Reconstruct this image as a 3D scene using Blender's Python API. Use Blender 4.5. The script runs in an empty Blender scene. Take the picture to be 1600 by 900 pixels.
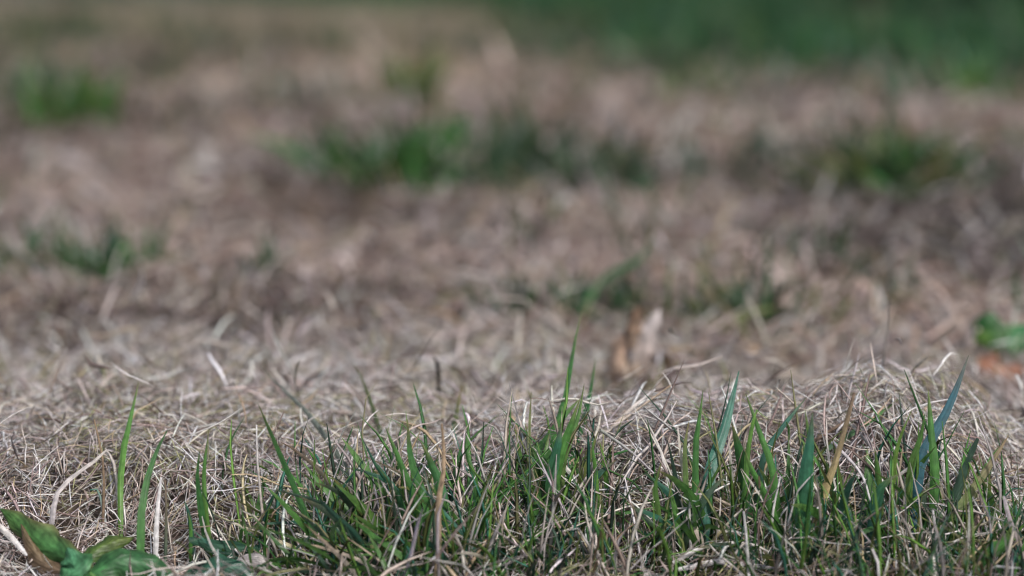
import bpy, math, random
import numpy as np

# ------------------------------------------------------------------ camera, sky, sun, exposure
SC = bpy.context.scene
COL = SC.collection
CAM_H, PITCH, LENS, FPX = 0.1415, math.radians(7.69), 85.0, 1600 * 85.0 / 36.0
cam_data = bpy.data.cameras.new('camera')
cam = bpy.data.objects.new('camera', cam_data); COL.objects.link(cam)
cam.location = (0, 0, CAM_H); cam.rotation_euler = (math.pi / 2 - PITCH, 0, 0)
cam_data.lens = LENS; cam_data.sensor_width = 36.0
cam_data.clip_start = 0.02; cam_data.clip_end = 500
cam_data.dof.use_dof = True
cam_data.dof.focus_distance = 0.640
cam_data.dof.aperture_fstop = 7.3
cam_data.dof.aperture_blades = 9
SC.camera = cam

SUN_EL, SUN_AZ = math.radians(52), math.radians(150)      # azimuth clockwise from +Y: behind the camera, to its right
world = bpy.data.worlds.new('World'); SC.world = world; world.use_nodes = True
wn = world.node_tree
sky = wn.nodes.new('ShaderNodeTexSky'); sky.sky_type = 'NISHITA'; sky.sun_disc = False
sky.sun_elevation = SUN_EL; sky.sun_rotation = SUN_AZ; sky.dust_density = 3.0; sky.air_density = 1.0; sky.ozone_density = 1.5
bg = wn.nodes['Background']; bg.inputs['Strength'].default_value = 0.056
wn.links.new(sky.outputs[0], bg.inputs['Color'])
sun_data = bpy.data.lights.new('sun', 'SUN'); sun_data.energy = 1.5; sun_data.angle = math.radians(10); sun_data.color = (1.0, 0.96, 0.91)
sun = bpy.data.objects.new('sun', sun_data); COL.objects.link(sun)
sun.rotation_euler = (math.pi / 2 - SUN_EL, 0, math.pi - SUN_AZ)
vs = SC.view_settings
vs.view_transform = 'Standard'; vs.look = 'None'; vs.gamma = 1.0; vs.use_curve_mapping = False
vs.exposure = 1.02
SC.cycles.use_denoising = True; SC.cycles.filter_width = 1.2
SC.cycles.max_bounces = 6; SC.cycles.diffuse_bounces = 3; SC.cycles.transmission_bounces = 3

rng = np.random.default_rng(11)
random.seed(11)

# ------------------------------------------------------------------ helpers: noise, terrain, placing
_lat = np.random.default_rng(5).random((256, 256))
def vnoise(x, y):
    x = np.asarray(x, float); y = np.asarray(y, float)
    xi = np.floor(x).astype(int); yi = np.floor(y).astype(int)
    fx = x - xi; fy = y - yi
    fx = fx * fx * (3 - 2 * fx); fy = fy * fy * (3 - 2 * fy)
    a = _lat[xi % 256, yi % 256]; b = _lat[(xi + 1) % 256, yi % 256]
    c = _lat[xi % 256, (yi + 1) % 256]; d = _lat[(xi + 1) % 256, (yi + 1) % 256]
    return (a * (1 - fx) + b * fx) * (1 - fy) + (c * (1 - fx) + d * fx) * fy
def fbm(x, y, o=3):
    s = 0; a = 1; t = 0
    for k in range(o):
        s = s + a * vnoise(x * 2 ** k + 17.3 * k, y * 2 ** k + 9.1 * k); t += a; a *= .5
    return s / t
def sstep(a, b, t):
    t = np.clip((np.asarray(t, float) - a) / (b - a), 0, 1); return t * t * (3 - 2 * t)

_f = np.array([0, math.cos(PITCH), -math.sin(PITCH)]); _u = np.array([0, math.sin(PITCH), math.cos(PITCH)]); _r = np.array([1., 0, 0])
def at(px, py, Y):
    d = _f + _r * (px - 800) / FPX - _u * (py - 450) / FPX
    return np.array([0, 0, CAM_H]) + d * (Y / d[1])

# crest of the raked-up litter ridge across the lawn, as height over distance 0.67 m
_cx = np.array([-200, 0, 80, 150, 300, 430, 520, 650, 780, 880, 980, 1060, 1150, 1250, 1340, 1400, 1480, 1530, 1570, 1620, 1800])
_cy = np.array([664, 648, 636, 630, 640, 652, 660, 662, 654, 632, 608, 610, 609, 610, 582, 577, 594, 610, 645, 668, 690])
_CX = (_cx - 800) / FPX * .67; _CZ = np.array([at(a, b, .67)[2] for a, b in zip(_cx, _cy)]) - .0045
def H(x, y):
    x = np.asarray(x, float); y = np.asarray(y, float)
    zc = np.interp(x, _CX, _CZ)
    heap = np.interp(x, (np.array([900, 950, 1040, 1100, 1200, 1300, 1530, 1600]) - 800) / FPX * .67, [0, .6, .6, .35, .6, 1, 1, .4])   # where the ridge drops off steeply behind
    back = heap * sstep(.677, .735, y) + (1 - heap) * sstep(.665, .86, y)
    prof = sstep(.60, .668, y) * (1 - back)
    z = zc * prof - .010 * heap * sstep(.68, .75, y) * (1 - sstep(.85, 1.1, y)) - .014 * (1 - sstep(.595, .665, y))
    far = sstep(.75, 1.3, y)
    z = z + (fbm(x * 28 + 3, y * 28, 3) - .5) * (.009 + .009 * sstep(.68, .8, y)) * (1 - .6 * far)
    z = z + (fbm(x * 75 + 8, y * 75 + 3, 2) - .5) * .007 * (1 - far)
    z = z + (fbm(x * 45 + 8, y * 36 + 3, 2) - .5) * .010 * sstep(.7, .85, y) * (1 - sstep(1.6, 2.4, y))
    z = z + (fbm(x * 9 + 31, y * 7 + 4, 3) - .5) * .034 * far
    z = z + (fbm(x * 2.1 + 7, y * 1.6 + 1, 2) - .5) * .05 * sstep(1.6, 3.5, y)
    return z
def ground_at(px, py):
    Y = np.linspace(.42, 14, 14000)
    d = _f + _r * (px - 800) / FPX - _u * (py - 450) / FPX
    X = d[0] / d[1] * Y; Z = CAM_H + d[2] / d[1] * Y
    hit = np.nonzero(Z < H(X, Y))[0]
    i = hit[0] if len(hit) else len(Y) - 1
    return np.array([X[i], Y[i], Z[i]])

def tag(o, label=None, cat=None, group=None, kind=None):
    if label: o['label'] = label
    if cat: o['category'] = cat
    if group: o['group'] = group
    if kind: o['kind'] = kind
    return o
def link(o, parent=None):
    COL.objects.link(o)
    if parent is not None: o.parent = parent
    return o
def empty(name, loc):
    o = bpy.data.objects.new(name, None); o.location = loc; o.empty_display_size = .01
    return link(o)
def mesh_from(name, V, Q, C=None, smooth=True, tri=None):
    V = np.asarray(V, np.float32).reshape(-1, 3); Q = np.asarray(Q, np.int32)
    me = bpy.data.meshes.new(name)
    nq, k = Q.shape
    me.vertices.add(len(V)); me.vertices.foreach_set('co', V.ravel())
    me.loops.add(nq * k); me.loops.foreach_set('vertex_index', Q.ravel())
    me.polygons.add(nq); me.polygons.foreach_set('loop_start', np.arange(nq, dtype=np.int32) * k)
    if smooth: me.polygons.foreach_set('use_smooth', np.ones(nq, bool))
    if C is not None:
        C = np.asarray(C, np.float32).reshape(-1, 3)
        a = me.attributes.new('col', 'FLOAT_COLOR', 'POINT')
        a.data.foreach_set('color', np.concatenate([C, np.ones((len(C), 1), np.float32)], 1).ravel())
    me.update(calc_edges=True)
    return me
def add_mesh(name, me, mat, parent=None):
    me.materials.append(mat)
    o = bpy.data.objects.new(name, me)
    return link(o, parent)

# ------------------------------------------------------------------ materials
def leaf_material(name, rough, spec, trans, noise_scale, noise_amt, veins=0, branch=0):
    m = bpy.data.materials.new(name); m.use_nodes = True
    nt = m.node_tree; N = nt.nodes; L = nt.links
    b = N['Principled BSDF']; out = N['Material Output']
    def math_(op, a, c):
        q = N.new('ShaderNodeMath'); q.operation = op
        for k, v in enumerate((a, c)):
            if isinstance(v, (int, float)): q.inputs[k].default_value = v
            elif v is not None: L.new(v, q.inputs[k])
        return q.outputs[0]
    at_ = N.new('ShaderNodeAttribute'); at_.attribute_name = 'col'
    tc = N.new('ShaderNodeTexCoord')
    ns = N.new('ShaderNodeTexNoise'); ns.inputs['Scale'].default_value = noise_scale; ns.inputs['Detail'].default_value = 4
    L.new(tc.outputs['Object'], ns.inputs['Vector'])
    mr = N.new('ShaderNodeMapRange'); mr.inputs['From Min'].default_value = .3; mr.inputs['From Max'].default_value = .7
    mr.inputs['To Min'].default_value = 1 - noise_amt; mr.inputs['To Max'].default_value = 1 + noise_amt
    L.new(ns.outputs['Fac'], mr.inputs['Value'])
    fac = mr.outputs['Result']; height = ns.outputs['Fac']
    if veins:
        lf = N.new('ShaderNodeAttribute'); lf.attribute_name = 'lf'
        sp = N.new('ShaderNodeSeparateXYZ'); L.new(lf.outputs['Vector'], sp.inputs[0])
        v = sp.outputs['X']
        if branch: v2 = math_('SUBTRACT', math_('MULTIPLY', sp.outputs['Y'], branch), math_('MULTIPLY', math_('ABSOLUTE', v, None), 3.0)); ph = math_('MULTIPLY', v2, 6.283)
        else: ph = math_('MULTIPLY', v, veins)
        wv = math_('SINE', ph, None)
        # blotches stretched along the blade
        st = N.new('ShaderNodeCombineXYZ'); L.new(math_('MULTIPLY', v, 2.2), st.inputs[0]); L.new(math_('MULTIPLY', sp.outputs['Y'], 5.0), st.inputs[1]); L.new(math_('MULTIPLY', sp.outputs['Z'], 90.0), st.inputs[2])
        n2 = N.new('ShaderNodeTexNoise'); n2.inputs['Scale'].default_value = 1.6; n2.inputs['Detail'].default_value = 5; L.new(st.outputs[0], n2.inputs['Vector'])
        blot = math_('ADD', math_('MULTIPLY', n2.outputs['Fac'], 1.1), .45)
        fac = math_('MULTIPLY', math_('MULTIPLY', fac, blot), math_('ADD', math_('MULTIPLY', wv, .09), 1.0))
        height = math_('ADD', math_('MULTIPLY', wv, .25), ns.outputs['Fac'])
    mx = N.new('ShaderNodeVectorMath'); mx.operation = 'MULTIPLY'
    L.new(at_.outputs['Color'], mx.inputs[0]); L.new(fac, mx.inputs[1])
    L.new(mx.outputs[0], b.inputs['Base Color'])
    b.inputs['Roughness'].default_value = rough; b.inputs['Specular IOR Level'].default_value = spec
    bp = N.new('ShaderNodeBump'); bp.inputs['Strength'].default_value = .35; bp.inputs['Distance'].default_value = .0003
    L.new(height, bp.inputs['Height']); L.new(bp.outputs[0], b.inputs['Normal'])
    t = N.new('ShaderNodeBsdfTranslucent'); L.new(mx.outputs[0], t.inputs['Color'])
    ms = N.new('ShaderNodeMixShader'); ms.inputs[0].default_value = trans
    L.new(b.outputs[0], ms.inputs[1]); L.new(t.outputs[0], ms.inputs[2]); L.new(ms.outputs[0], out.inputs['Surface'])
    return m
M_STRAW = leaf_material('dry_straw', .42, .5, .06, 900, .3)
M_STALK = leaf_material('dry_stalk', .5, .4, .15, 700, .3, veins=23)
M_BLADE = leaf_material('green_blade', .34, .55, .35, 500, .25, veins=38)
M_GRASS = leaf_material('lawn_blade', .5, .4, .3, 300, .25)
M_LEAF = leaf_material('weed_leaf', .45, .45, .3, 420, .4, veins=1, branch=7)
M_DEAD = leaf_material('dead_leaf', .6, .3, .18, 300, .5, veins=1, branch=6)

def ground_material():
    m = bpy.data.materials.new('soil_and_thatch'); m.use_nodes = True
    nt = m.node_tree; N = nt.nodes; L = nt.links; b = N['Principled BSDF']
    tc = N.new('ShaderNodeTexCoord')
    ns = N.new('ShaderNodeTexNoise'); ns.inputs['Scale'].default_value = 160; ns.inputs['Detail'].default_value = 6
    L.new(tc.outputs['Object'], ns.inputs['Vector'])
    cr = N.new('ShaderNodeValToRGB')
    cr.color_ramp.elements[0].position = .35; cr.color_ramp.elements[0].color = (.035, .026, .02, 1)
    cr.color_ramp.elements[1].position = .7; cr.color_ramp.elements[1].color = (.16, .12, .09, 1)
    L.new(ns.outputs['Fac'], cr.inputs[0])
    a = N.new('ShaderNodeAttribute'); a.attribute_name = 'col'
    mx = N.new('ShaderNodeMix'); mx.data_type = 'RGBA'; mx.inputs[7].default_value = (.022, .06, .02, 1)
    L.new(a.outputs['Fac'], mx.inputs[0]); L.new(cr.outputs[0], mx.inputs[6]); L.new(mx.outputs[2], b.inputs['Base Color'])
    b.inputs['Roughness'].default_value = .95
    bp = N.new('ShaderNodeBump'); bp.inputs['Strength'].default_value = .6; bp.inputs['Distance'].default_value = .002
    L.new(ns.outputs['Fac'], bp.inputs['Height']); L.new(bp.outputs[0], b.inputs['Normal'])
    return m

# where the living lawn takes over from the dry patch (0 dry .. 1 green)
def lawn_mask(x, y):
    px = 800 + np.asarray(x) / np.maximum(y, .3) * FPX
    edge = np.interp(px, [-300, 300, 700, 850, 960, 1200, 1600, 1900], [14.0, 11.0, 8.0, 5.0, 3.3, 2.7, 2.5, 2.45])
    edge = edge * (1 + (fbm(np.asarray(x) * 3, np.asarray(y) * 1.5 + 40, 2) - .5) * .5)
    return sstep(-.22, .30, (y - edge) / edge)

# ------------------------------------------------------------------ ground sheet
def build_ground():
    ys = np.concatenate([[-3, -1, 0, .3], np.arange(.42, 1.0, .006), np.arange(1.0, 2.2, .02), np.arange(2.2, 6, .08), np.arange(6, 14, .5), [16, 20, 30, 60, 120, 300]])
    us = np.linspace(-1, 1, 161)
    us = np.sign(us) * np.abs(us) ** 1.3
    V = []; C = []
    for y in ys:
        hw = max(.5, abs(y) * .32 + .15) if y < 14 else abs(y) * 1.2
        x = us * hw
        x[0] = -max(3, hw * 4); x[-1] = -x[0]
        yy = np.full_like(x, y)
        z = H(x, np.clip(yy, .4, 14)) - .006 - .007 * (1 - sstep(.85, 1.1, yy))
        V.append(np.stack([x, yy, z], 1)); g = lawn_mask(x, np.maximum(yy, .3)); C.append(np.stack([g, g, g], 1))
    n = len(us); m = len(ys)
    i = np.arange(n - 1)[None, :] + n * np.arange(m - 1)[:, None]; i = i.ravel()
    Q = np.stack([i, i + 1, i + n + 1, i + n], 1)
    o = add_mesh('ground', mesh_from('ground', np.concatenate(V), Q, np.concatenate(C)), ground_material())
    tag(o, 'dark soil of the lawn under the dry straw', 'ground', kind='structure')
build_ground()

# ------------------------------------------------------------------ straw litter (uncountable)
PAL = np.array([(.66, .58, .52), (.84, .80, .77), (.45, .355, .315), (.29, .215, .19), (.43, .385, .385), (.17, .12, .105), (.52, .40, .26), (.07, .05, .04), (.27, .26, .13)])
def pick(n, w):
    w = np.asarray(w, float); w /= w.sum()
    c = PAL[rng.choice(len(PAL), n, p=w)]
    return c * rng.uniform(.75, 1.2, (n, 1)) * rng.uniform(.94, 1.06, (n, 3))

def strands(x, y, zoff, head, pitch, length, width, kh, kp, col, segs, flat=.4, taper=.45, ribbon=False, conform=True, endcol=None, rooted=False):
    """n curved stalks, three-sided (or flat two-sided) sections; returns V, Q, C"""
    n = len(x); P = np.zeros((n, segs + 1, 3)); T = np.zeros((n, segs + 1, 3))
    p = np.stack([x, y, zoff], 1); ds = (length / segs)
    for k in range(segs + 1):
        s = k / segs - .5
        h = head + kh * s; q = pitch + kp * s
        d = np.stack([np.cos(h) * np.cos(q), np.sin(h) * np.cos(q), np.sin(q)], 1)
        T[:, k] = d; P[:, k] = p; p = p + d * ds[:, None]
    P[:, :, 2] -= (P[:, :, 2] - zoff[:, None]).mean(1, keepdims=True) if conform and not rooted else 0
    if conform:
        P[:, :, 2] += H(P[:, :, 0], P[:, :, 1])
    up = np.stack([rng.normal(0, .5, n), rng.normal(0, .5, n), np.ones(n)], 1)[:, None, :]
    S = np.cross(T, up); S /= np.linalg.norm(S, axis=2, keepdims=True) + 1e-9
    U = np.cross(S, T)
    prof = 1 - (1 - taper) * np.abs(np.linspace(-1, 1, segs + 1)) ** 2
    w = width[:, None, None] * prof[None, :, None] * .5
    if ribbon:
        rings = np.stack([P + S * w, P - S * w], 2); r = 2
    else:
        rings = np.stack([P + S * w, P - S * w, P + U * w * 2 * flat], 2); r = 3
    V = rings.reshape(-1, 3)
    base = (np.arange(n)[:, None] * (segs + 1) + np.arange(segs)[None, :]) * r
    base = base.ravel()
    Q = []
    for a in range(r if r == 3 else 1):
        b = (a + 1) % r
        Q.append(np.stack([base + a, base + b, base + r + b, base + r + a], 1))
    Q = np.concatenate(Q)
    if endcol is None:
        C = np.repeat(col, (segs + 1) * r, 0)
    else:
        f = np.linspace(0, 1, segs + 1)[None, :, None]
        C = np.repeat((col[:, None] * (1 - f) + endcol[:, None] * f).reshape(-1, 3), r, 0)
    return V, Q, C
def merge(parts):
    Vs, Qs, Cs = [], [], []; o = 0
    for V, Q, C in parts:
        Vs.append(V); Qs.append(Q + o); Cs.append(C); o += len(V)
    return np.concatenate(Vs), np.concatenate(Qs), np.concatenate(Cs)

def trapezoid(n, y0, y1, margin, power=1.0):
    t = rng.random(n * 2)
    y = y0 + (y1 - y0) * t ** power
    hw1 = y1 * .212 * margin + .03
    hw = y * .212 * margin + .03
    keep = rng.random(n * 2) < hw / hw1
    y = y[keep][:n]; hw = hw[keep][:n]
    return rng.uniform(-1, 1, len(y)) * hw, y

WARM = np.array([.93, .845, .805])
def patch(x, y):                                   # broad dark patches: terrain shade and dark growth put into straw colour
    return .55 + .62 * sstep(.30, .62, fbm(x * 5 + 44, y * 3.4 + 12, 2))
def litter():
    parts = []
    # near, fine: the sharp part of the picture
    x, y = trapezoid(98000, .47, .93, 1.12); n = len(x)
    depth = rng.beta(1.6, 1.6, n)                                   # 0 deep .. 1 on top
    c = pick(n, [23, 30, 14, 13, 9, 8, 4, 9, 2])
    tone = .90 + .5 * fbm(x * 22 + 5, y * 22, 2); c = np.minimum(c * tone[:, None], .93)
    old = (rng.random(n) < .28 * sstep(.52, .66, fbm(x * 34 + 50, y * 34, 2)))[:, None]; c = np.where(old, np.array([(.42, .41, .21)]) * rng.uniform(.5, 1.3, (n, 1)), c)
    parts.append(strands(x, y, -.011 + .0135 * depth + rng.exponential(.0007, n), fbm(x * 55 + 9, y * 45, 2) * 12.6 + rng.normal(0, .75, n) + (rng.random(n) < .35) * rng.uniform(0, 6.283, n), rng.normal(0, .30, n),
                         rng.gamma(3, .0019, n) + .003, rng.gamma(5, .000058, n) + .00015, rng.normal(0, .5, n), rng.normal(0, .35, n), c, 2))
    # near, a few flat wider pieces of dead blade
    x, y = trapezoid(2200, .47, .95, 1.2); n = len(x)
    c = pick(n, [24, 20, 18, 10, 12, 6, 8, 1, 4])
    parts.append(strands(x, y, .0005 + rng.exponential(.002, n), rng.uniform(0, 6.283, n), rng.normal(.05, .35, n), rng.uniform(.007, .020, n),
                         rng.uniform(.0005, .0011, n), rng.normal(0, .4, n), rng.normal(-.1, .4, n), c, 5, flat=.15, taper=.25))
    # wiry ends that stick up
    x, y = trapezoid(2000, .5, 1.0, 1.2); n = len(x)
    c = pick(n, [22, 26, 18, 10, 12, 6, 8, 0, 4])
    parts.append(strands(x, y, -.001 + rng.random(n) * .003, rng.uniform(0, 6.283, n), rng.uniform(.35, 1.3, n), rng.uniform(.004, .012, n),
                         rng.uniform(.0003, .0005, n), rng.normal(0, .5, n), rng.normal(-.2, .4, n), c, 4, taper=.3, rooted=True))
    # loose broken pieces behind the ridge
    x, y = trapezoid(5200, .70, 1.3, 1.2); n = len(x)
    c = pick(n, [24, 20, 16, 10, 10, 8, 6, 8, 4])
    parts.append(strands(x, y, .000 + rng.exponential(.004, n), rng.uniform(0, 6.283, n), rng.normal(.2, .45, n), rng.uniform(.008, .024, n),
                         rng.uniform(.0007, .0016, n), rng.normal(0, .6, n), rng.normal(-.2, .6, n), c, 3, flat=.15, taper=.3))
    # long loose straws fallen over the front tufts
    n = 260; x = rng.uniform(-.075, .15, n); y = rng.uniform(.603, .65, n)
    c = pick(n, [24, 36, 10, 4, 10, 0, 10, 0, 6])
    parts.append(strands(x, y, .002 + rng.random(n) * .010, rng.normal(0, .9, n) + math.pi * (rng.random(n) < .5), rng.normal(0, .35, n), rng.uniform(.012, .032, n),
                         rng.uniform(.0005, .0011, n), rng.normal(0, .45, n), rng.normal(-.2, .3, n), c, 6, flat=.2, taper=.3))
    # middle distance
    x, y = trapezoid(28000, .88, 1.95, 1.2); n = len(x)
    c = pick(n, [24, 12, 24, 16, 12, 8, 7, 4, 4]); tone = .0 + 1.45 * fbm(x * 12 + 3, y * 8 + 2, 3); c = c * (tone * patch(x, y))[:, None] * WARM
    parts.append(strands(x, y, -.008 + .016 * rng.random(n), rng.uniform(0, 6.283, n), rng.normal(.05, .33, n), rng.uniform(.014, .05, n),
                         rng.uniform(.0007, .0022, n), rng.normal(0, .9, n), rng.normal(-.1, .7, n), c, 3, flat=.3))
    # middle distance, wide dead blades that read as soft streaks
    x, y = trapezoid(3000, 1.15, 2.6, 1.2); n = len(x)
    c = pick(n, [24, 18, 14, 6, 14, 8, 8, 10, 4])
    parts.append(strands(x, y, .003 + .012 * rng.random(n), rng.uniform(0, 6.283, n), rng.normal(.1, .45, n), rng.uniform(.02, .05, n),
                         rng.uniform(.0016, .0034, n), rng.normal(0, .9, n), rng.normal(-.2, .9, n), c, 4, flat=.12, taper=.2))
    # far
    x, y = trapezoid(31000, 1.85, 7.5, 1.15, 1.35); n = len(x)
    keep = rng.random(n) > lawn_mask(x, y) * .97; x = x[keep]; y = y[keep]; n = len(x)
    c = pick(n, [20, 8, 24, 18, 10, 8, 12, 3, 7]); tone = -.05 + 1.6 * fbm(x * 6 + 13, y * 3 + 2, 3); c = c * (np.maximum(tone, .15) * patch(x, y))[:, None] * WARM
    olive = (sstep(2.2, 4.5, y) * (.35 + .5 * fbm(x * 2 + 70, y, 2)))[:, None]; c = c * (1 - olive) + olive * np.array([(.40, .35, .22)]) * rng.uniform(.6, 1.3, (n, 1))
    parts.append(strands(x, y, -.008 + .02 * rng.random(n), rng.uniform(0, 6.283, n), rng.normal(.1, .4, n), rng.uniform(.03, .11, n),
                         rng.uniform(.002, .0055, n), rng.normal(0, .8, n), rng.normal(-.2, .7, n), c, 2, flat=.25))
    V, Q, C = merge(parts)
    o = add_mesh('dry_grass_litter', mesh_from('dry_grass_litter', V, Q, C), M_STRAW)
    tag(o, 'thick matted litter of pale dry grass clippings covering the lawn', 'dry grass', kind='stuff')
litter()

# far living lawn
def far_lawn():
    x, y = trapezoid(60000, 2.2, 10.5, 1.15, 1.3); n = len(x)
    keep = rng.random(n) < lawn_mask(x, y); x = x[keep]; y = y[keep]; n = len(x)
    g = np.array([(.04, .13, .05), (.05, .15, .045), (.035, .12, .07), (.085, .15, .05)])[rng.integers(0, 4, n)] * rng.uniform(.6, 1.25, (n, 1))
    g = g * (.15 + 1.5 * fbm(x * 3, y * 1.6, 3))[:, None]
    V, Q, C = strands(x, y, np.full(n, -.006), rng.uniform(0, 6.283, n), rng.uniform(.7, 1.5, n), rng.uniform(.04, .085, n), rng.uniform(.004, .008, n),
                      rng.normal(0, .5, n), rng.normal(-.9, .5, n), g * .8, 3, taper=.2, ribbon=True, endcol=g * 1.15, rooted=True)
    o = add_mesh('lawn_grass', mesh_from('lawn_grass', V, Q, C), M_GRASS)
    tag(o, 'lush green lawn grass beyond the dry patch at the top', 'lawn grass', kind='stuff')
far_lawn()

# thin regrowth scattered through the dry patch
def sparse_grass():
    x, y = trapezoid(16000, .95, 4.5, 1.15); n = len(x)
    keep = rng.random(n) < sstep(.52, .75, fbm(x * 7 + 3, y * 3.2 + 20, 3)) * .9; x = x[keep]; y = y[keep]; n = len(x)
    g = np.array([(.07, .12, .07), (.05, .11, .04), (.14, .15, .06), (.10, .12, .08)])[rng.integers(0, 4, n)] * rng.uniform(.6, 1.2, (n, 1))
    k = .6 + y * .5
    V, Q, C = strands(x, y, np.full(n, .002), rng.uniform(0, 6.283, n), rng.uniform(.2, 1.3, n), rng.uniform(.014, .034, n) * k, rng.uniform(.0012, .0026, n) * k,
                      rng.normal(0, .6, n), rng.normal(-.9, .5, n), g, 4, taper=.2, ribbon=True, rooted=True)
    o = add_mesh('sparse_grass', mesh_from('sparse_grass', V, Q, C), M_GRASS)
    tag(o, 'thin dusky green regrowth scattered through the dry patch', 'grass', kind='stuff')
sparse_grass()

# ------------------------------------------------------------------ single blades, stalks and leaves
GREEN = (.10, .265, .06); DEEP = (.052, .165, .046); TEAL = (.048, .19, .13); BLUE = (.035, .13, .16); OLIVE = (.15, .18, .055)
LIME = (.16, .32, .06); DUSK = (.065, .12, .08); TAN = (.38, .27, .17); BROWN = (.21, .145, .10); PALE = (.72, .66, .60); WHITE = (.80, .77, .76)
LILAC = (.58, .52, .55); YEL = (.50, .42, .17); GREY = (.30, .31, .27)

def spline(P, n):
    P = np.asarray(P, float)
    if len(P) == 2: P = np.array([P[0], (P[0] + P[1]) / 2, P[1]])
    E = np.concatenate([[2 * P[0] - P[1]], P, [2 * P[-1] - P[-2]]])
    seg = np.linalg.norm(np.diff(P, axis=0), axis=1); cum = np.concatenate([[0], np.cumsum(seg)])
    out = []
    for s in np.linspace(0, cum[-1], n):
        i = min(np.searchsorted(cum, s, 'right') - 1, len(P) - 2); t = (s - cum[i]) / seg[i]
        a, b, c, d = E[i], E[i + 1], E[i + 2], E[i + 3]
        out.append(.5 * (2 * b + (c - a) * t + (2 * a - 5 * b + 4 * c - d) * t * t + (3 * b - a - 3 * c + d) * t ** 3))
    return np.array(out)

def blade_mesh(P, width, c0, c1, roll=0.0, twist=0.0, fold=.16, n=11, kind='blade', face=None):
    """closed thin leaf: four-cornered section (edge, keel, edge, rib) along a spline; P is world space"""
    C = spline(P, n); T = np.gradient(C, axis=0); T /= np.linalg.norm(T, axis=1, keepdims=True)
    view = np.array([0, 1., -.15]) if face is None else np.asarray(face, float)
    t = np.linspace(0, 1, n)
    if kind == 'blade': w = np.where(t < .35,   .5 + .5 * np.sin(t / .35 * math.pi / 2), (1 - np.clip((t - .35) / .65, 0, 1) ** 2.6)); w[-1] = .06
    elif kind == 'cut': w = .62 + .38 * np.sin(np.clip(t * 1.25, 0, 1) * math.pi); w[-1] = .3
    else: w = 1 - .55 * t
    jit = np.random.default_rng(int(abs(P[0][0] * 1e6 + P[-1][2] * 1e7)) % 99991)
    w = w * (1 + jit.normal(0, .05, n)); kink = jit.normal(0, .12, n)
    V = []; col = []; LF = []; rnd = jit.random()
    across = (-1, -.45, 0, .5, 1) if kind != 'stalk' else (-1, -.5, .5, 1, .5, -.5)
    dry_tip = np.array((.34, .24, .12)); tipw = jit.random() * .8 if kind == 'blade' else 0
    for i in range(n):
        S = np.cross(T[i], view); S /= np.linalg.norm(S) + 1e-9; U = np.cross(S, T[i])
        a = roll + twist * (t[i] - .5) + kink[i]; S2 = S * math.cos(a) + U * math.sin(a); U2 = np.cross(S2, T[i])
        hw = width * w[i] * .5
        c = np.asarray(c0) * (1 - t[i]) + np.asarray(c1) * t[i]
        f = tipw * max(0, (t[i] - .8) / .2); c = c * (1 - f) + dry_tip * f
        for k, v in enumerate(across):
            h = fold * hw * abs(v) if kind != 'stalk' else (0, .7, .7, 0, -.7, -.7)[k] * hw
            V.append(C[i] + S2 * hw * v + U2 * h); col.append(c * jit.uniform(.9, 1.1)); LF.append((v, t[i], rnd))
    m = len(across)
    Q = [(m * i + a, m * i + (a + 1) % m, m * i + m + (a + 1) % m, m * i + m + a) for i in range(n - 1) for a in range(m if kind == 'stalk' else m - 1)]
    _LF.append(LF)
    return np.array(V), np.array(Q), np.array(col)
_LF = []

def place(pts, dY=0.0, Y0=None, sink=.004):
    """a stalk rooted where its first point meets the ground and leaning dY metres away from the camera at its tip"""
    if Y0 is not None and Y0 < .67: Y0 = min(ground_at(*p)[1] for p in pts) - .003      # lies on the litter
    b = ground_at(*pts[0]) if Y0 is None else at(pts[0][0], pts[0][1], Y0)
    L = [0.0]
    for a, c in zip(pts[:-1], pts[1:]): L.append(L[-1] + math.hypot(c[0] - a[0], c[1] - a[1]))
    P = np.array([at(p[0], p[1], b[1] + dY * l / L[-1]) for p, l in zip(pts, L)])
    if Y0 is None: P[:, 1] -= .005; P[:, 2] += .001; P[0, 2] -= sink + .003
    return P

def obj_at(name, V, Q, C, mat, parent=None, origin=None):
    V = np.asarray(V); o0 = V[0] if origin is None else np.asarray(origin)
    me = mesh_from(name, V - o0, Q, C)
    if _LF and len(_LF[-1]) == len(V):
        me.attributes.new('lf', 'FLOAT_VECTOR', 'POINT').data.foreach_set('vector', np.array(_LF[-1], np.float32).ravel())
    o = add_mesh(name, me, mat, parent)
    o.location = o0 if parent is None else (0, 0, 0)
    return o

def stalk_thing(name, label, cat, pts, w, c0, c1, dY=0., kind='stalk', roll=0., twist=0., group=None, Y0=None, mat=None, n=9, fold=.16):
    P = place(pts, dY, Y0)
    V, Q, C = blade_mesh(P, w * .74, c0, c1, roll, twist, .45 if kind == 'cut' else fold, n, kind)
    o = obj_at(name, V, Q, C, mat or M_STALK)
    return tag(o, label, cat, group)

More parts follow.
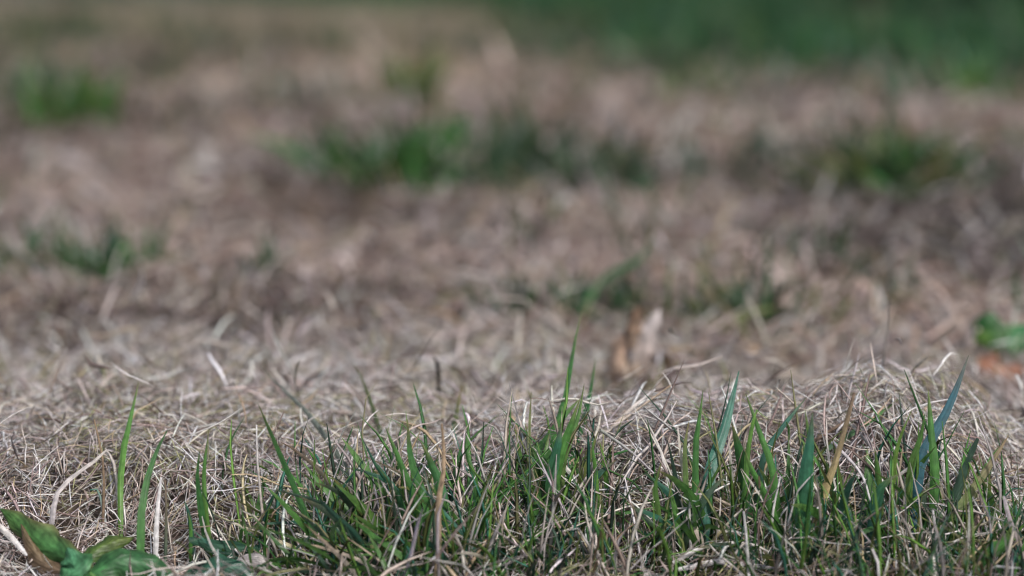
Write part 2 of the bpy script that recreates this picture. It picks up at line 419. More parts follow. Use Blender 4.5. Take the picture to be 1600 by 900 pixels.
class Tuft:
    def __init__(s, px, py, label, group, name='grass_tuft', cat='grass tuft', Y=None):
        s.o = ground_at(px, py) if Y is None else at(px, py, Y)
        s.root = empty(name, s.o); tag(s.root, label, cat, group)
    def add(s, P, w, c0, c1, name='blade', label=None, mat=None, **k):
        V, Q, C = blade_mesh(P, w, c0, c1, **k)
        o = obj_at(name, V, Q, C, mat or M_BLADE, s.root, s.o)
        if label: o['label'] = label
        return o
    def hand(s, pts, w, c0, c1, dY=0., Y0=None, **k):
        k.setdefault('fold', .42)
        return s.add(place(pts, dY, Y0), w * .74, c0, c1, **k)
    def grow(s, n, rad, az, azs, lean, leans, length, width, cols, bend=1.3, dry=.15, segs=7, rady=None, spread=.0016, drywidth=.5):
        """n rooted blades fanning about azimuth az (0 = +X, 90 = away from the camera)"""
        crowns = [(s.o[0] + random.gauss(0, rad), s.o[1] + random.gauss(0, rady or rad * .6), random.gauss(0, azs * .5), random.uniform(.75, 1.15)) for _ in range(max(2, n // 6))]
        for i in range(n):
            cx, cy, daz, sc = random.choice(crowns)
            bx = cx + random.gauss(0, spread); by = cy + random.gauss(0, spread)
            b = np.array([bx, by, float(H(bx, by)) - .004])
            a = math.radians(random.gauss(az + daz, azs)); l = math.radians(abs(random.gauss(lean, leans)))
            ln = random.uniform(*length) * sc; bd = random.uniform(0, bend)
            P = [b]; th = l; st = ln / 4; az_d = random.gauss(0, .35); a -= az_d
            for k in range(4):
                a += az_d * .6
                d = np.array([math.cos(a) * math.sin(th), math.sin(a) * math.sin(th), math.cos(th)]); P.append(P[-1] + d * st); th += bd / 4
            dead = random.random() < dry
            if dead:
                c0, c1 = random.choice([(PALE, TAN), (YEL, PALE), (WHITE, PALE), (TAN, PALE), (GREY, PALE)]); k = 'cut' if random.random() < .4 else 'blade'
            else:
                c1 = np.array(random.choice(cols)) * random.uniform(.7, 1.25); c0 = np.array(c1) * .8 + np.array((.05, .05, .01)) * random.random(); k = 'blade'
            s.add(P, random.uniform(*width) * (drywidth if dead else 1), c0, c1, mat=M_STALK if dead else M_BLADE, roll=random.uniform(-1.1, 1.1), twist=random.uniform(-.8, .8), n=segs, kind=k)

G_NEAR = 'green tufts along the front of the picture'
G_FAR = 'green tufts growing through the dry patch'
FOUR = [GREEN, DEEP, GREEN, TEAL, OLIVE, GREEN, (.12, .27, .065), DUSK]

# ---- the big middle tuft
t = Tuft(640, 880, 'wide green tuft sprawling across the middle of the front edge', G_NEAR)
t.grow(120, .013, 158, 40, 50, 16, (.020, .046), (.0010, .0026), FOUR, dry=.35)
t.grow(60, .018, 140, 60, 48, 20, (.014, .034), (.0009, .0019), FOUR, dry=.4, rady=.010)
t.hand([(668, 868), (655, 800), (625, 720), (604, 668)], .0030, DEEP, GREEN, .004, roll=.2)
t.hand([(690, 850), (670, 790), (645, 720), (638, 655)], .0034, GREEN, DEEP, .006, roll=-.5)
t.hand([(650, 850), (625, 780), (590, 730), (568, 685)], .0026, GREEN, TEAL, .004, roll=.5)
t.hand([(700, 850), (692, 780), (672, 720), (658, 690)], .0040, TEAL, GREEN, .004, roll=.3)
t.hand([(640, 860), (612, 770), (598, 690), (570, 600), (552, 566)], .0026, DUSK, OLIVE, .10, roll=.4, label='long dusky blade leaning away from the tuft')
t.hand([(690, 860), (700, 760), (706, 690), (722, 600)], .0036, DUSK, OLIVE, .09, roll=.2)
t.hand([(600, 860), (560, 765), (490, 655), (440, 605), (408, 572)], .0022, DUSK, GREY, .09, roll=.2, label='long grey-green stem leaning far to the side')
t.hand([(560, 850), (520, 760), (465, 705), (440, 690)], .0018, DUSK, BROWN, .02)
t.hand([(745, 830), (742, 760), (728, 700), (735, 655)], .0022, DEEP, GREEN, .01, roll=.5)
t.hand([(560, 850), (520, 800), (470, 775), (430, 765)], .0022, DUSK, DUSK, -.01, roll=.6)
t.hand([(610, 880), (560, 840), (510, 790), (480, 745)], .0024, TEAL, DUSK, -.01, roll=.6)

# ---- the upright clump right of it
t = Tuft(850, 790, 'upright clump of tall green blades behind the middle tuft', G_NEAR)
t.grow(30, .006, 80, 60, 20, 14, (.014, .032), (.0010, .0022), FOUR, dry=.3)
t.hand([(808, 905), (832, 815), (856, 710), (882, 620), (896, 540), (908, 488)], .0026, GREEN, DEEP, .085, roll=.3, label='tallest blade of the clump, its tip out of focus')
t.hand([(782, 742), (802, 735), (850, 690), (885, 645), (908, 622)], .0030, DEEP, GREEN, .01, Y0=.645, roll=.2, label='dark blade slanting across the clump')
t.hand([(862, 800), (872, 730), (890, 670), (905, 625)], .0036, GREEN, GREEN, .004, roll=-.3)
t.hand([(880, 790), (895, 710), (915, 640), (930, 560)], .0028, DEEP, DEEP, .07, roll=.5)
t.hand([(872, 790), (880, 720), (900, 660), (912, 600)], .0022, OLIVE, GREEN, .012, roll=.3)
t.hand([(855, 795), (862, 740), (872, 690), (876, 660)], .0040, GREEN, TEAL, .0, roll=.2)
t.hand([(826, 780), (826, 735), (827, 670), (830, 612)], .0014, OLIVE, OLIVE, .015)
t.hand([(860, 795), (910, 792), (970, 800), (1025, 792)], .0026, DEEP, GREEN, .0, Y0=.60, roll=1.0, label='dark blade lying flat across the straw')
t.hand([(935, 790), (930, 740), (925, 700), (930, 680)], .0016, LIME, GREEN, .0)

# ---- sprouts between the clumps
t = Tuft(990, 850, 'thin scatter of short sprouts in the open straw right of the tall clump', G_NEAR)
t.grow(16, .012, 90, 90, 25, 18, (.007, .018), (.0009, .0018), [GREEN, LIME, OLIVE, TEAL], dry=.25)
t.hand([(1030, 850), (1027, 800), (1022, 760), (1032, 720)], .0020, OLIVE, GREEN, .0)
t.hand([(950, 760), (944, 730), (936, 690)], .0018, GREEN, LIME, .0)

# ---- tuft with the broad teal blade
t = Tuft(1110, 830, 'dense green tuft holding one broad teal blade', G_NEAR)
t.grow(38, .008, 80, 80, 30, 20, (.013, .032), (.0011, .0030), FOUR, dry=.32)
t.hand([(1096, 850), (1100, 790), (1108, 735), (1132, 660), (1152, 580)], .0044, TEAL, TEAL, .03, roll=.15, label='broad smooth teal blade')
t.hand([(1088, 830), (1084, 760), (1085, 690), (1092, 640), (1096, 610)], .0026, DEEP, GREEN, .008, roll=.4)
t.hand([(1215, 830), (1205, 740), (1185, 680), (1162, 615)], .0026, GREEN, GREEN, .01, roll=.2)
t.hand([(1165, 810), (1158, 740), (1148, 690), (1140, 660)], .0044, DEEP, DEEP, .0, roll=.3)
t.hand([(1180, 800), (1188, 720), (1225, 660), (1258, 620)], .0024, DUSK, TEAL, .012, roll=.4)
t.hand([(1145, 830), (1160, 770), (1166, 700), (1180, 640), (1196, 655)], .0020, GREEN, LIME, .006, roll=.3)
t.hand([(1068, 830), (1070, 770), (1068, 700), (1075, 655)], .0020, GREEN, OLIVE, .01)

# ---- tuft with the broad dark blade
t = Tuft(1255, 845, 'green tuft of broad dark blades beside the bent tan stalk', G_NEAR)
t.grow(46, .008, 80, 80, 30, 18, (.014, .034), (.0011, .0028), FOUR, dry=.4)
t.hand([(1248, 870), (1250, 800), (1258, 720), (1266, 645)], .0056, DEEP, TEAL, .004, roll=.25, label='broad dark upright blade')
t.hand([(1258, 840), (1262, 760), (1262, 700), (1254, 640)], .0024, GREEN, GREEN, .004, roll=.2)
t.hand([(1230, 800), (1262, 760), (1290, 745), (1318, 742)], .0034, DEEP, TEAL, .0, roll=.5)
t.hand([(1230, 830), (1200, 790), (1170, 730), (1160, 700)], .0026, GREEN, GREEN, .0, roll=.3)
t.hand([(1262, 720), (1310, 690), (1370, 650), (1405, 622)], .0022, DUSK, GREEN, .02, Y0=.64, roll=.5)

# ---- tuft with the blue blade
t = Tuft(1430, 830, 'tall mixed tuft with one blue-green blade in front of the straw heap', G_NEAR)
t.grow(52, .010, 80, 80, 28, 20, (.012, .030), (.0011, .0028), FOUR, dry=.48)
t.hand([(1418, 830), (1430, 740), (1448, 690), (1480, 630), (1508, 556)], .0040, BLUE, BLUE, .02, roll=.2, label='blue-green pointed blade standing over the heap')
t.hand([(1452, 820), (1455, 740), (1450, 680), (1445, 610)], .0034, GREEN, GREEN, .012, roll=.3)
t.hand([(1412, 800), (1418, 730), (1432, 690), (1440, 645)], .0026, OLIVE, GREEN, .0, roll=.3)
t.hand([(1480, 810), (1490, 770), (1505, 725), (1522, 685)], .0034, DUSK, DUSK, .0, roll=.2, kind='cut')
t.hand([(1385, 830), (1392, 740), (1400, 690), (1420, 640)], .0018, OLIVE, LIME, .0)
t.hand([(1468, 830), (1490, 800), (1528, 745), (1570, 680)], .0032, GREEN, TAN, .01, roll=.3, label='green blade withered tan at the tip')
t.hand([(1370, 820), (1368, 760), (1362, 700)], .0030, OLIVE, GREEN, .0, roll=.4)
t.hand([(1350, 850), (1362, 800), (1372, 760), (1400, 740)], .0046, BLUE, DEEP, .0, roll=.4)

# ---- corner tuft
t = Tuft(1550, 875, 'low green tuft in the bottom right corner', G_NEAR)
t.grow(46, .010, 90, 80, 40, 20, (.012, .026), (.0010, .0024), FOUR, dry=.55)
t.hand([(1510, 905), (1530, 870), (1560, 850), (1575, 820)], .0060, DEEP, GREEN, .0, roll=.5)

# ---- lone shoots on the left
t = Tuft(193, 815, 'leftmost of three lone green shoots, slim and leaning', G_NEAR, 'grass_shoot', 'grass shoot')
t.hand([(193, 818), (192, 760), (198, 700), (210, 645), (221, 598)], .0024, LIME, GREEN, .035, roll=.2)
t = Tuft(226, 895, 'middle of three lone green shoots, curved with a cut tip', G_NEAR, 'grass_shoot', 'grass shoot')
t.hand([(226, 905), (225, 820), (236, 745), (256, 690), (266, 672)], .0029, GREEN, DEEP, .02, roll=-.3, fold=.4)
t = Tuft(330, 840, 'rightmost of three lone green shoots, two blades in a narrow V', G_NEAR, 'grass_shoot', 'grass shoot')
t.hand([(330, 845), (318, 790), (313, 740), (316, 705)], .0023, DEEP, DEEP, .0, roll=-.5)
t.hand([(334, 843), (324, 790), (322, 735), (330, 672)], .0021, LIME, GREEN, .006, roll=.4)
t = Tuft(420, 860, 'small patch of short lime sprouts left of the middle tuft', G_NEAR)
t.grow(16, .009, 90, 90, 18, 14, (.008, .018), (.0010, .0017), [LIME, GREEN, OLIVE], dry=.1)
t = Tuft(305, 830, 'pair of short dusky blades beside the V-shaped shoot', G_NEAR)
t.hand([(308, 840), (300, 810), (292, 780)], .0018, DUSK, TEAL, .0)
t.hand([(300, 845), (302, 825), (298, 800)], .0014, GREEN, GREEN, .0)

# ---- fine uncounted green grass mixed into the straw at the front
def fine_green():
    n = 1300
    cx = np.array([620, 850, 1110, 1260, 1440, 1560, 500, 720, 800, 560, 680, 920, 1400, 1540, 1300]); cy = np.array([870, 820, 850, 860, 850, 880, 850, 900, 880, 905, 850, 900, 905, 910, 910])
    cen = np.array([ground_at(a, b) for a, b in zip(cx, cy)])
    k = rng.integers(0, len(cen), n)
    x = cen[k, 0] + rng.normal(0, .012, n); y = cen[k, 1] + rng.normal(0, .010, n)
    g = np.array([GREEN, DEEP, OLIVE, LIME, DUSK, TEAL])[rng.integers(0, 6, n)] * rng.uniform(.6, 1.2, (n, 1))
    dry = rng.random(n) < .35; g[dry] = pick(int(dry.sum()), [20, 20, 10, 5, 10, 0, 10, 0, 5])
    P = strands(x, y, np.full(n, -.003), rng.uniform(0, 6.283, n), rng.uniform(.3, 1.45, n), rng.uniform(.012, .034, n), rng.uniform(.0005, .0012, n),
                rng.normal(0, .6, n), rng.normal(-.7, .5, n), g, 4, flat=.2, taper=.2, rooted=True)
    o = add_mesh('fine_grass', mesh_from('fine_grass', *P), M_GRASS)
    tag(o, 'fine short green and straw coloured grass between the front tufts', 'grass', kind='stuff')
fine_green()

# ---- straws and stalks that stand out
G_ST = 'single dry stalks standing out of the litter'
def straw(label, pts, w, c0, c1, dY=0., **k):
    stalk_thing('dry_stalk', label, 'dry stalk', pts, w, c0, c1, dY, group=G_ST, **k)
straw('white upright straw beside the middle lone shoot', [(244, 876), (250, 810), (256, 745)], .0018, WHITE, WHITE, .004, kind='cut')
straw('dark green-brown stem right behind the white upright straw', [(262, 840), (264, 790), (262, 750)], .0014, DUSK, BROWN, .006)
straw('lilac grey curved stalk left of the three lone shoots', [(80, 832), (92, 775), (122, 742), (150, 722), (172, 702)], .0022, LILAC, PALE, .006, kind='cut', roll=.5)
straw('thin tan stem standing left of the leftmost shoot', [(164, 806), (167, 740), (160, 690), (152, 655)], .0013, BROWN, TAN, .006)
straw('slim pale straw standing alone left of the middle tuft', [(420, 842), (410, 770), (405, 715), (404, 664)], .0013, TAN, WHITE, .008)
straw('short pale straw leaning over the broad weed leaves', [(172, 800), (160, 770), (146, 765)], .0014, WHITE, TEAL, .0)
straw('thick pale straw lying in the bottom left corner', [(-14, 812), (15, 838), (42, 868)], .0024, PALE, WHITE, -.004, Y0=.575, kind='cut')
straw('pale straw lying just above the long grey-green stem', [(425, 575), (460, 625), (486, 658)], .0015, PALE, GREY, -.02, Y0=.74, kind='cut')
straw('brown dead stalk standing upright in the middle tuft', [(674, 915), (686, 840), (684, 790), (694, 730), (691, 662)], .0023, TAN, TAN, .012, kind='cut', roll=.4)
straw('white straw slanting in front of the tall clump', [(922, 792), (895, 745), (858, 698)], .0016, WHITE, PALE, .002, Y0=.60, kind='cut')
straw('short white straw low in the tall clump', [(848, 760), (850, 742), (846, 728)], .0016, WHITE, WHITE, .0, Y0=.60, kind='cut')
straw('long pale straw pointing up out of the litter beside the tall clump', [(928, 690), (975, 655), (1048, 602)], .0013, PALE, TAN, .012, Y0=.655)
straw('shorter white tipped straw parallel to the long pointing one', [(945, 680), (985, 640), (1024, 608)], .0014, TAN, WHITE, .01, Y0=.66, kind='cut')
straw('grey straw running down towards the teal blade', [(938, 672), (985, 705), (1022, 740)], .0013, GREY, LILAC, -.01, Y0=.65)
straw('arched cream straw at the foot of the tall clump', [(772, 750), (800, 742), (828, 756)], .0016, YEL, TAN, .0, Y0=.62)
straw('thin bowed straw crossing the middle tuft', [(690, 800), (730, 818), (790, 812), (812, 806)], .0014, PALE, TAN, .0, Y0=.595)
straw('bent tan stalk with a yellow foot right of the broad dark blade', [(1240, 860), (1268, 835), (1285, 765), (1304, 710), (1330, 614)], .0030, YEL, BROWN, .012, kind='cut', roll=.5)
straw('thin white stalk below the bent tan stalk', [(1212, 850), (1203, 815), (1216, 744)], .0014, PALE, WHITE, .002)
straw('thin white stalk under the tuft with the teal blade', [(1170, 905), (1164, 850), (1159, 798)], .0014, WHITE, WHITE, .0)
straw('hooked cream straw at the foot of the teal blade', [(1078, 830), (1075, 790), (1085, 770), (1096, 772)], .0014, WHITE, PALE, .0)
straw('long cream straw crossing in front of the teal blade', [(1056, 745), (1110, 775), (1180, 806)], .0015, PALE, TAN, -.006, Y0=.61)
straw('arched pale straw in front of the blue-green blade', [(1384, 765), (1415, 735), (1452, 718), (1462, 742), (1468, 775)], .0016, PALE, WHITE, .0, Y0=.615)
straw('pale straw hanging straight down in the tall mixed tuft', [(1460, 905), (1458, 850), (1452, 796)], .0016, LILAC, WHITE, .0)
straw('pale straw leaning across the bent tan stalk', [(1390, 730), (1345, 680), (1310, 642)], .0015, PALE, PALE, .01, Y0=.63)
straw('lilac grey straw slanting down right of the bent tan stalk', [(1300, 690), (1345, 740), (1362, 790)], .0014, LILAC, WHITE, -.01, Y0=.62)
straw('reddish brown stem laid against the straw heap', [(1270, 690), (1320, 660), (1365, 642)], .0016, BROWN, BROWN, .01, Y0=.655)
straw('grey brown stalk drooping at the right edge', [(1612, 900), (1590, 850), (1568, 775)], .0024, BROWN, LILAC, .0, Y0=.575, kind='cut')
straw('pale straw in a low arch over the bottom edge', [(1052, 880), (1100, 855), (1165, 848), (1200, 862)], .0018, WHITE, PALE, .0, Y0=.57)
straw('cream straw crossing the low arch at the bottom edge', [(1110, 850), (1140, 815), (1160, 795)], .0014, YEL, PALE, .0, Y0=.575)
straw('pale flat straw along the bottom edge near the teal blade', [(1060, 890), (1130, 878), (1210, 888)], .0022, WHITE, LILAC, .0, Y0=.56, kind='cut')
straw('thin straw crossing low in front of the tall mixed tuft', [(1260, 795), (1330, 778), (1400, 800)], .0013, PALE, TAN, .0, Y0=.60)
straw('pale straw lying to the right edge above the corner tuft', [(1500, 795), (1560, 780), (1612, 772)], .0015, TAN, WHITE, .0, Y0=.60)
straw('short straw poking from the top of the heap', [(1372, 630), (1366, 606), (1364, 588)], .0010, PALE, WHITE, .004, Y0=.68)
straw('cream straw lying low left of the middle tuft', [(440, 905), (480, 880), (510, 855)], .0016, PALE, YEL, .0, Y0=.57)
straw('wide pale husk lying near the bottom left weed', [(370, 880), (400, 876), (436, 890)], .0050, LILAC, PALE, .0, Y0=.57, kind='blade')

# ------------------------------------------------------------------ broad leaves
def leaf_mesh(P, width, c0, c1, cedge, roll=0., curl=.35, wave=.12, n=14, m=8, seed=0, face=(0, 1, -.15), tipw=.05, lobes=0):
    """a broad leaf: curved grid along a spline, curled across, wavy rim, two skins with a rim between"""
    r = np.random.default_rng(seed); C = spline(P, n); T = np.gradient(C, axis=0); T /= np.linalg.norm(T, axis=1, keepdims=True)
    t = np.linspace(0, 1, n); w = np.sin(np.clip(t * .94 + .06, 0, 1) * math.pi) ** .7; w[-1] = tipw
    if lobes: w = w * (1 + .28 * np.sin(t * lobes * 6.283))
    w = w * (1 + r.normal(0, .10, n)); top = []; LF = []; cols = []
    for i in range(n):
        S = np.cross(T[i], np.asarray(face, float)); S /= np.linalg.norm(S) + 1e-9; U = np.cross(S, T[i])
        S, U = S * math.cos(roll) + U * math.sin(roll), U * math.cos(roll) - S * math.sin(roll)
        for j in range(m + 1):
            v = j / m * 2 - 1; hw = width * w[i] * .5
            p = C[i] + S * v * hw + U * (curl * hw * v * v + wave * hw * abs(v) * math.sin(t[i] * 17 + 2 * v + seed)) + U * (-.06 * hw if abs(v) < .05 else 0)
            top.append(p + r.normal(0, .04, 3) * hw); LF.append((v, t[i], .5))
            c = np.asarray(c0) * (1 - t[i]) + np.asarray(c1) * t[i]; e = abs(v) ** 3
            c = c * (1 - e) + np.asarray(cedge) * e; c = c * (1.35 if abs(v) < .05 else 1) * r.uniform(.88, 1.12)
            cols.append(c)
    k = m + 1
    Q = [(i * k + j, i * k + j + 1, i * k + j + k + 1, i * k + j + k) for i in range(n - 1) for j in range(m)]
    _LF.append(LF)
    return np.array(top), np.array(Q), np.array(cols)

def leafy(root, o0, pts, Y0, dY, width, c0, c1, ce, mat=M_LEAF, name='leaf', label=None, **k):
    PP = place(pts, dY, Y0)
    if Y0 < .67: PP[:, 1] -= .006; PP[:, 2] += .0008
    V, Q, C = leaf_mesh(PP, width, c0, c1, ce, **k)
    o = obj_at(name, V, Q, C, mat, root, o0)
    if label: o['label'] = label
    return o
o0 = ground_at(150, 895); W = empty('broadleaf_weed', o0)
tag(W, 'broad-leaved green weed lying low in the bottom left corner', 'weed')
leafy(W, o0, [(150, 905), (110, 868), (60, 838), (8, 792)], .56, .02, .0095, (.07, .24, .08), (.09, .20, .05), (.17, .17, .07), roll=.35, curl=.35, wave=.3, seed=1)
leafy(W, o0, [(120, 890), (95, 885), (70, 868), (40, 815)], .555, .012, .0045, BROWN, (.16, .12, .06), BROWN, roll=-.4, curl=.9, seed=2, label='withered brown rim of the leaf')
leafy(W, o0, [(120, 885), (155, 856), (185, 842), (216, 836)], .565, .01, .0055, (.06, .14, .03), (.11, .14, .03), (.05, .10, .02), roll=.6, curl=.5, seed=3)
leafy(W, o0, [(140, 900), (190, 872), (235, 878), (288, 905)], .555, .005, .0085, (.05, .16, .05), (.035, .12, .05), (.05, .12, .04), wave=.3, roll=.5, curl=.4, seed=4)
leafy(W, o0, [(100, 910), (120, 890), (122, 875), (112, 852)], .55, .0, .0080, (.09, .27, .11), (.10, .30, .16), (.07, .22, .08), roll=.2, wave=.3, curl=.4, seed=5)
leafy(W, o0, [(300, 838), (345, 848), (395, 852), (430, 848)], .585, .01, .0040, (.035, .10, .06), (.03, .10, .06), (.03, .09, .05), roll=.6, curl=.5, seed=6)
leafy(W, o0, [(290, 900), (330, 882), (370, 880), (400, 898)], .56, .0, .0060, (.03, .10, .06), (.03, .11, .07), (.03, .09, .05), roll=.5, seed=7)
V, Q, C = blade_mesh(place([(150, 925), (148, 905), (140, 895)], 0, .556), .0022, OLIVE, GREEN, kind='stalk'); obj_at('stem', V, Q, C, M_LEAF, W, o0)

# curled dead leaf in the middle ground
o0 = ground_at(1005, 596); Yc = o0[1]
D = empty('curled_dead_leaf', o0); tag(D, 'crumpled cream and brown dead leaf lying behind the ridge of straw', 'dead leaf')
CR = (.40, .31, .24); DK = (.10, .055, .03)
leafy(D, o0, [(1000, 590), (975, 585), (968, 560), (985, 530), (992, 500)], Yc, .008, .0165, CR, (.45, .27, .17), CR, mat=M_DEAD, name='leaf_flap', roll=.4, curl=.8, wave=.4, seed=11, lobes=1.5)
leafy(D, o0, [(1006, 590), (1010, 560), (1018, 525), (1032, 482)], Yc, .006, .0095, (.30, .23, .19), (.50, .45, .44), (.52, .46, .43), mat=M_DEAD, name='leaf_flap', roll=-.3, curl=.7, wave=.3, seed=12, lobes=1)
leafy(D, o0, [(995, 600), (1020, 596), (1038, 585), (1042, 550)], Yc, -.004, .0095, DK, BROWN, DK, mat=M_DEAD, name='leaf_flap', roll=.5, curl=1.0, wave=.3, seed=13, label='dark brown curled edge')
leafy(D, o0, [(985, 545), (982, 520), (990, 490), (1002, 478)], Yc, .012, .0075, BROWN, DK, BROWN, mat=M_DEAD, name='leaf_flap', roll=.8, curl=.8, wave=.3, seed=14)
# small tan chip
V, Q, C = leaf_mesh(place([(1150, 562), (1172, 545), (1196, 560)], .004, ground_at(1172, 565)[1]), .0075, (.66, .52, .40), (.55, .36, .22), TAN, curl=.6, seed=15, roll=.3, wave=.3)
tag(obj_at('leaf_fragment', V, Q, C, M_DEAD), 'small tan leaf chip right of the crumpled dead leaf', 'dead leaf')
# orange dead leaf
V, Q, C = leaf_mesh(place([(1528, 565), (1555, 575), (1590, 585), (1625, 575)], .01, ground_at(1570, 598)[1] - .005), .0125, (.28, .135, .085), (.24, .115, .075), (.18, .085, .055), curl=.5, seed=16, roll=.5, wave=.5)
tag(obj_at('fallen_leaf', V, Q, C, M_DEAD), 'orange-brown fallen leaf at the right edge', 'dead leaf')
# clover-like sprig
o0 = ground_at(1560, 560); K = empty('clover_sprig', o0); tag(K, 'bright green leafy sprig above the orange-brown leaf', 'weed')
leafy(K, o0, [(1560, 545), (1552, 525), (1545, 505), (1548, 485)], o0[1], .01, .0125, (.06, .16, .03), (.025, .10, .03), (.035, .115, .03), seed=21, roll=.3, curl=.3)
leafy(K, o0, [(1545, 540), (1535, 530), (1527, 518)], o0[1], .0, .0070, (.10, .22, .04), (.12, .24, .04), (.10, .2, .04), seed=22, roll=.3)
leafy(K, o0, [(1580, 550), (1592, 530), (1606, 508)], o0[1], .01, .0110, (.05, .19, .07), (.04, .18, .07), GREEN, seed=23, roll=-.3)
V, Q, C = blade_mesh(place([(1560, 570), (1562, 555), (1560, 540)], 0, o0[1]), .0014, OLIVE, GREEN, kind='stalk'); obj_at('stem', V, Q, C, M_LEAF, K, o0)

# ------------------------------------------------------------------ tufts in the middle and far distance
def far_tuft(px, py, label, n, radpx, hpx, width, cols, dry=.15, az=90, lean=25, leans=16, bend=.9):
    t = Tuft(px, py + 8, label, G_FAR)
    mm = t.o[1] / FPX
    n = int(n * 2.6)
    t.grow(n, radpx * mm * .62, az, 90, lean + 5, leans + 8, (hpx * mm * .4 + .008, hpx * mm * 1.35 + .010), width, cols, dry=dry * .6, bend=bend + .2, drywidth=.3, segs=6, spread=5 * mm)
    return t, t.o[1]
MID = [DEEP, DEEP, DUSK, (.03, .085, .03)]
t, Y = far_tuft(110, 440, 'low leafy green tuft at the left edge behind the ridge', 64, 120, 85, (.002, .0048), MID, lean=34)
leafy(t.root, t.o, [(175, 445), (183, 415), (190, 370)], Y, .0, .0125, (.04, .15, .04), (.05, .17, .04), GREEN, seed=31, roll=.4, name='leaf')
leafy(t.root, t.o, [(125, 440), (130, 415), (150, 395)], Y, .0, .0100, (.05, .2, .09), (.05, .2, .12), GREEN, seed=32, roll=.4, name='leaf')
leafy(t.root, t.o, [(5, 455), (2, 430), (-4, 400)], Y, .0, .0090, DEEP, GREEN, DEEP, seed=33, roll=.4, name='leaf')
t, Y = far_tuft(900, 500, 'dark tuft with a bent blade just behind the crumpled leaf', 36, 85, 90, (.002, .004), [(.03, .08, .03), DUSK, (.05, .08, .05), DEEP], dry=.3)
t.hand([(890, 500), (920, 455), (960, 425), (1005, 400), (1022, 350)], .0042, DUSK, DEEP, .0, Y0=Y, roll=.3, label='bent blade rising at the end')
t.hand([(880, 505), (905, 470), (910, 440)], .0050, DEEP, DEEP, .0, Y0=Y, roll=.3)
t, Y = far_tuft(1170, 530, 'dark tuft with a tall upright blade right of the crumpled leaf', 40, 150, 85, (.0018, .0036), [(.03, .08, .03), DUSK, (.05, .08, .05), OLIVE], dry=.3)
t.hand([(1195, 535), (1197, 470), (1200, 400), (1202, 345)], .0034, DEEP, DUSK, .0, Y0=Y, roll=.3, label='tall upright dark blade')
t.hand([(1190, 540), (1240, 520), (1310, 512), (1380, 492)], .0040, DEEP, DEEP, .01, Y0=Y, roll=.5)
t.hand([(1100, 510), (1094, 460), (1100, 400)], .0026, DUSK, OLIVE, .0, Y0=Y)
t.hand([(1165, 520), (1150, 460), (1130, 420)], .0026, DEEP, DUSK, .0, Y0=Y)
straw('long pale bent straw lying right of the tall upright blade', [(1290, 522), (1360, 500), (1420, 510), (1470, 560)], .0030, PALE, TAN, .0, Y0=Y, kind='cut')
far_tuft(625, 290, 'left half of the large green tuft in the upper middle', 66, 90, 110, (.003, .006), MID + [GREEN], dry=.2)
t, Y = far_tuft(715, 260, 'bright green leaf cluster in the upper middle', 16, 40, 60, (.004, .007), [GREEN, DEEP], dry=.0)
leafy(t.root, t.o, [(715, 245), (718, 215), (722, 185)], Y, .0, .022, (.06, .24, .06), (.06, .25, .06), GREEN, seed=41, roll=.4, name='leaf')
far_tuft(830, 295, 'right half of the large dusky tuft in the upper middle', 80, 120, 100, (.003, .006), [(.035, .075, .045), (.03, .08, .03), DUSK], dry=.15)
far_tuft(1240, 255, 'wide grey-green tuft at the upper right', 34, 130, 65, (.003, .006), [DUSK, (.04, .11, .08), DUSK, (.04, .08, .05)], dry=.2)
far_tuft(1410, 318, 'small dark green tuft below the wide grey-green one', 60, 55, 115, (.0035, .007), [(.03, .085, .03), DEEP, (.03, .075, .03), OLIVE], dry=.1)
far_tuft(115, 200, 'rounded dark green tuft at the upper left', 50, 50, 90, (.004, .008), [DEEP, GREEN, OLIVE], dry=.05)
far_tuft(55, 160, 'dusky tuft at the upper left edge', 34, 60, 70, (.004, .008), [DUSK, GREY, DUSK], dry=.2)
far_tuft(515, 165, 'brownish dark tuft left of the upper middle', 34, 50, 60, (.004, .008), [BROWN, DUSK, GREY], dry=.1)
far_tuft(650, 175, 'upright olive tuft above the bright leaf cluster', 34, 26, 90, (.004, .008), [OLIVE, OLIVE, GREEN], dry=.15, lean=12)
far_tuft(1100, 150, 'short bright green tuft at the edge of the far lawn', 24, 36, 45, (.005, .009), [GREEN, DEEP], dry=.1)
far_tuft(1450, 150, 'pale green tuft at the edge of the far lawn', 30, 60, 50, (.005, .009), [TEAL, GREEN, GREY], dry=.1)
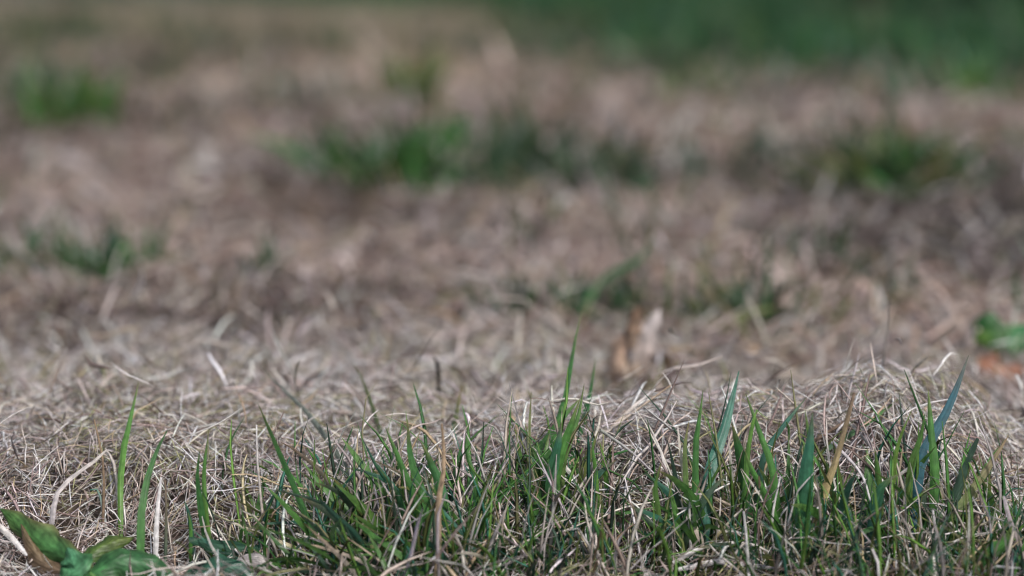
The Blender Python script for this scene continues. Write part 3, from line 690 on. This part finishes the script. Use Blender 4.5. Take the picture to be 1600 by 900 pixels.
far_tuft(1515, 160, 'fresher green tuft right of the pale green one', 24, 30, 55, (.005, .009), [LIME, DEEP, GREEN], dry=.0)
far_tuft(400, 190, 'faint dusky tuft in the upper left middle', 26, 80, 60, (.003, .007), [DUSK, GREY, OLIVE], dry=.3)
far_tuft(390, 430, 'faint dark tuft in the bare middle of the dry patch', 14, 40, 35, (.002, .004), [DUSK, DEEP], dry=.4)
far_tuft(930, 90, 'dim green tuft where the dry patch meets the lawn', 30, 80, 40, (.006, .010), [DEEP, DUSK], dry=.1)

# leafy growth added beyond the lawn to darken the top right corner
def added_hedge():
    base = np.array([2.55, 4.75, float(H(2.55, 4.75))]); root = empty('added_hedge', base)
    tag(root, 'dark leafy growth added beyond the far lawn to darken the top right', 'added_hedge')
    n = 9000
    x = rng.uniform(-1.9, 3.2, n); z = rng.uniform(0, 1.3, n); y = rng.uniform(-.25, .6, n) + (fbm(x * 3 + 9, z * 3, 2) - .5) * .3
    a = rng.uniform(0, 6.283, n); q = rng.normal(0, .6, n)
    d = np.stack([np.cos(a) * np.cos(q), np.sin(a) * np.cos(q), np.sin(q)], 1); s = np.cross(d, rng.normal(0, 1, (n, 3))); s /= np.linalg.norm(s, axis=1, keepdims=True)
    c = np.stack([x, y, z], 1); l = rng.uniform(.03, .06, n)[:, None]; w = l * .45
    V = np.stack([c, c + d * l * .5 + s * w, c + d * l, c + d * l * .5 - s * w], 1).reshape(-1, 3)
    Q = np.arange(n * 4).reshape(-1, 4)
    col = np.repeat(np.array([(.012, .030, .014)]) * rng.uniform(.5, 1.5, (n, 1)), 4, 0)
    o = add_mesh('foliage', mesh_from('foliage', V, Q, col, smooth=False), M_GRASS, root)
    for k in range(12):
        sx = -1.8 + k * .44
        P = [base + np.array([sx, .15, -.03]), base + np.array([sx + random.uniform(-.1, .1), .17, .5]), base + np.array([sx + random.uniform(-.2, .2), .15, 1.15])]
        V, Q, C = blade_mesh(P, .03, (.06, .045, .03), (.05, .04, .03), kind='stalk'); obj_at('stem', V, Q, C, M_DEAD, root, base)
added_hedge()
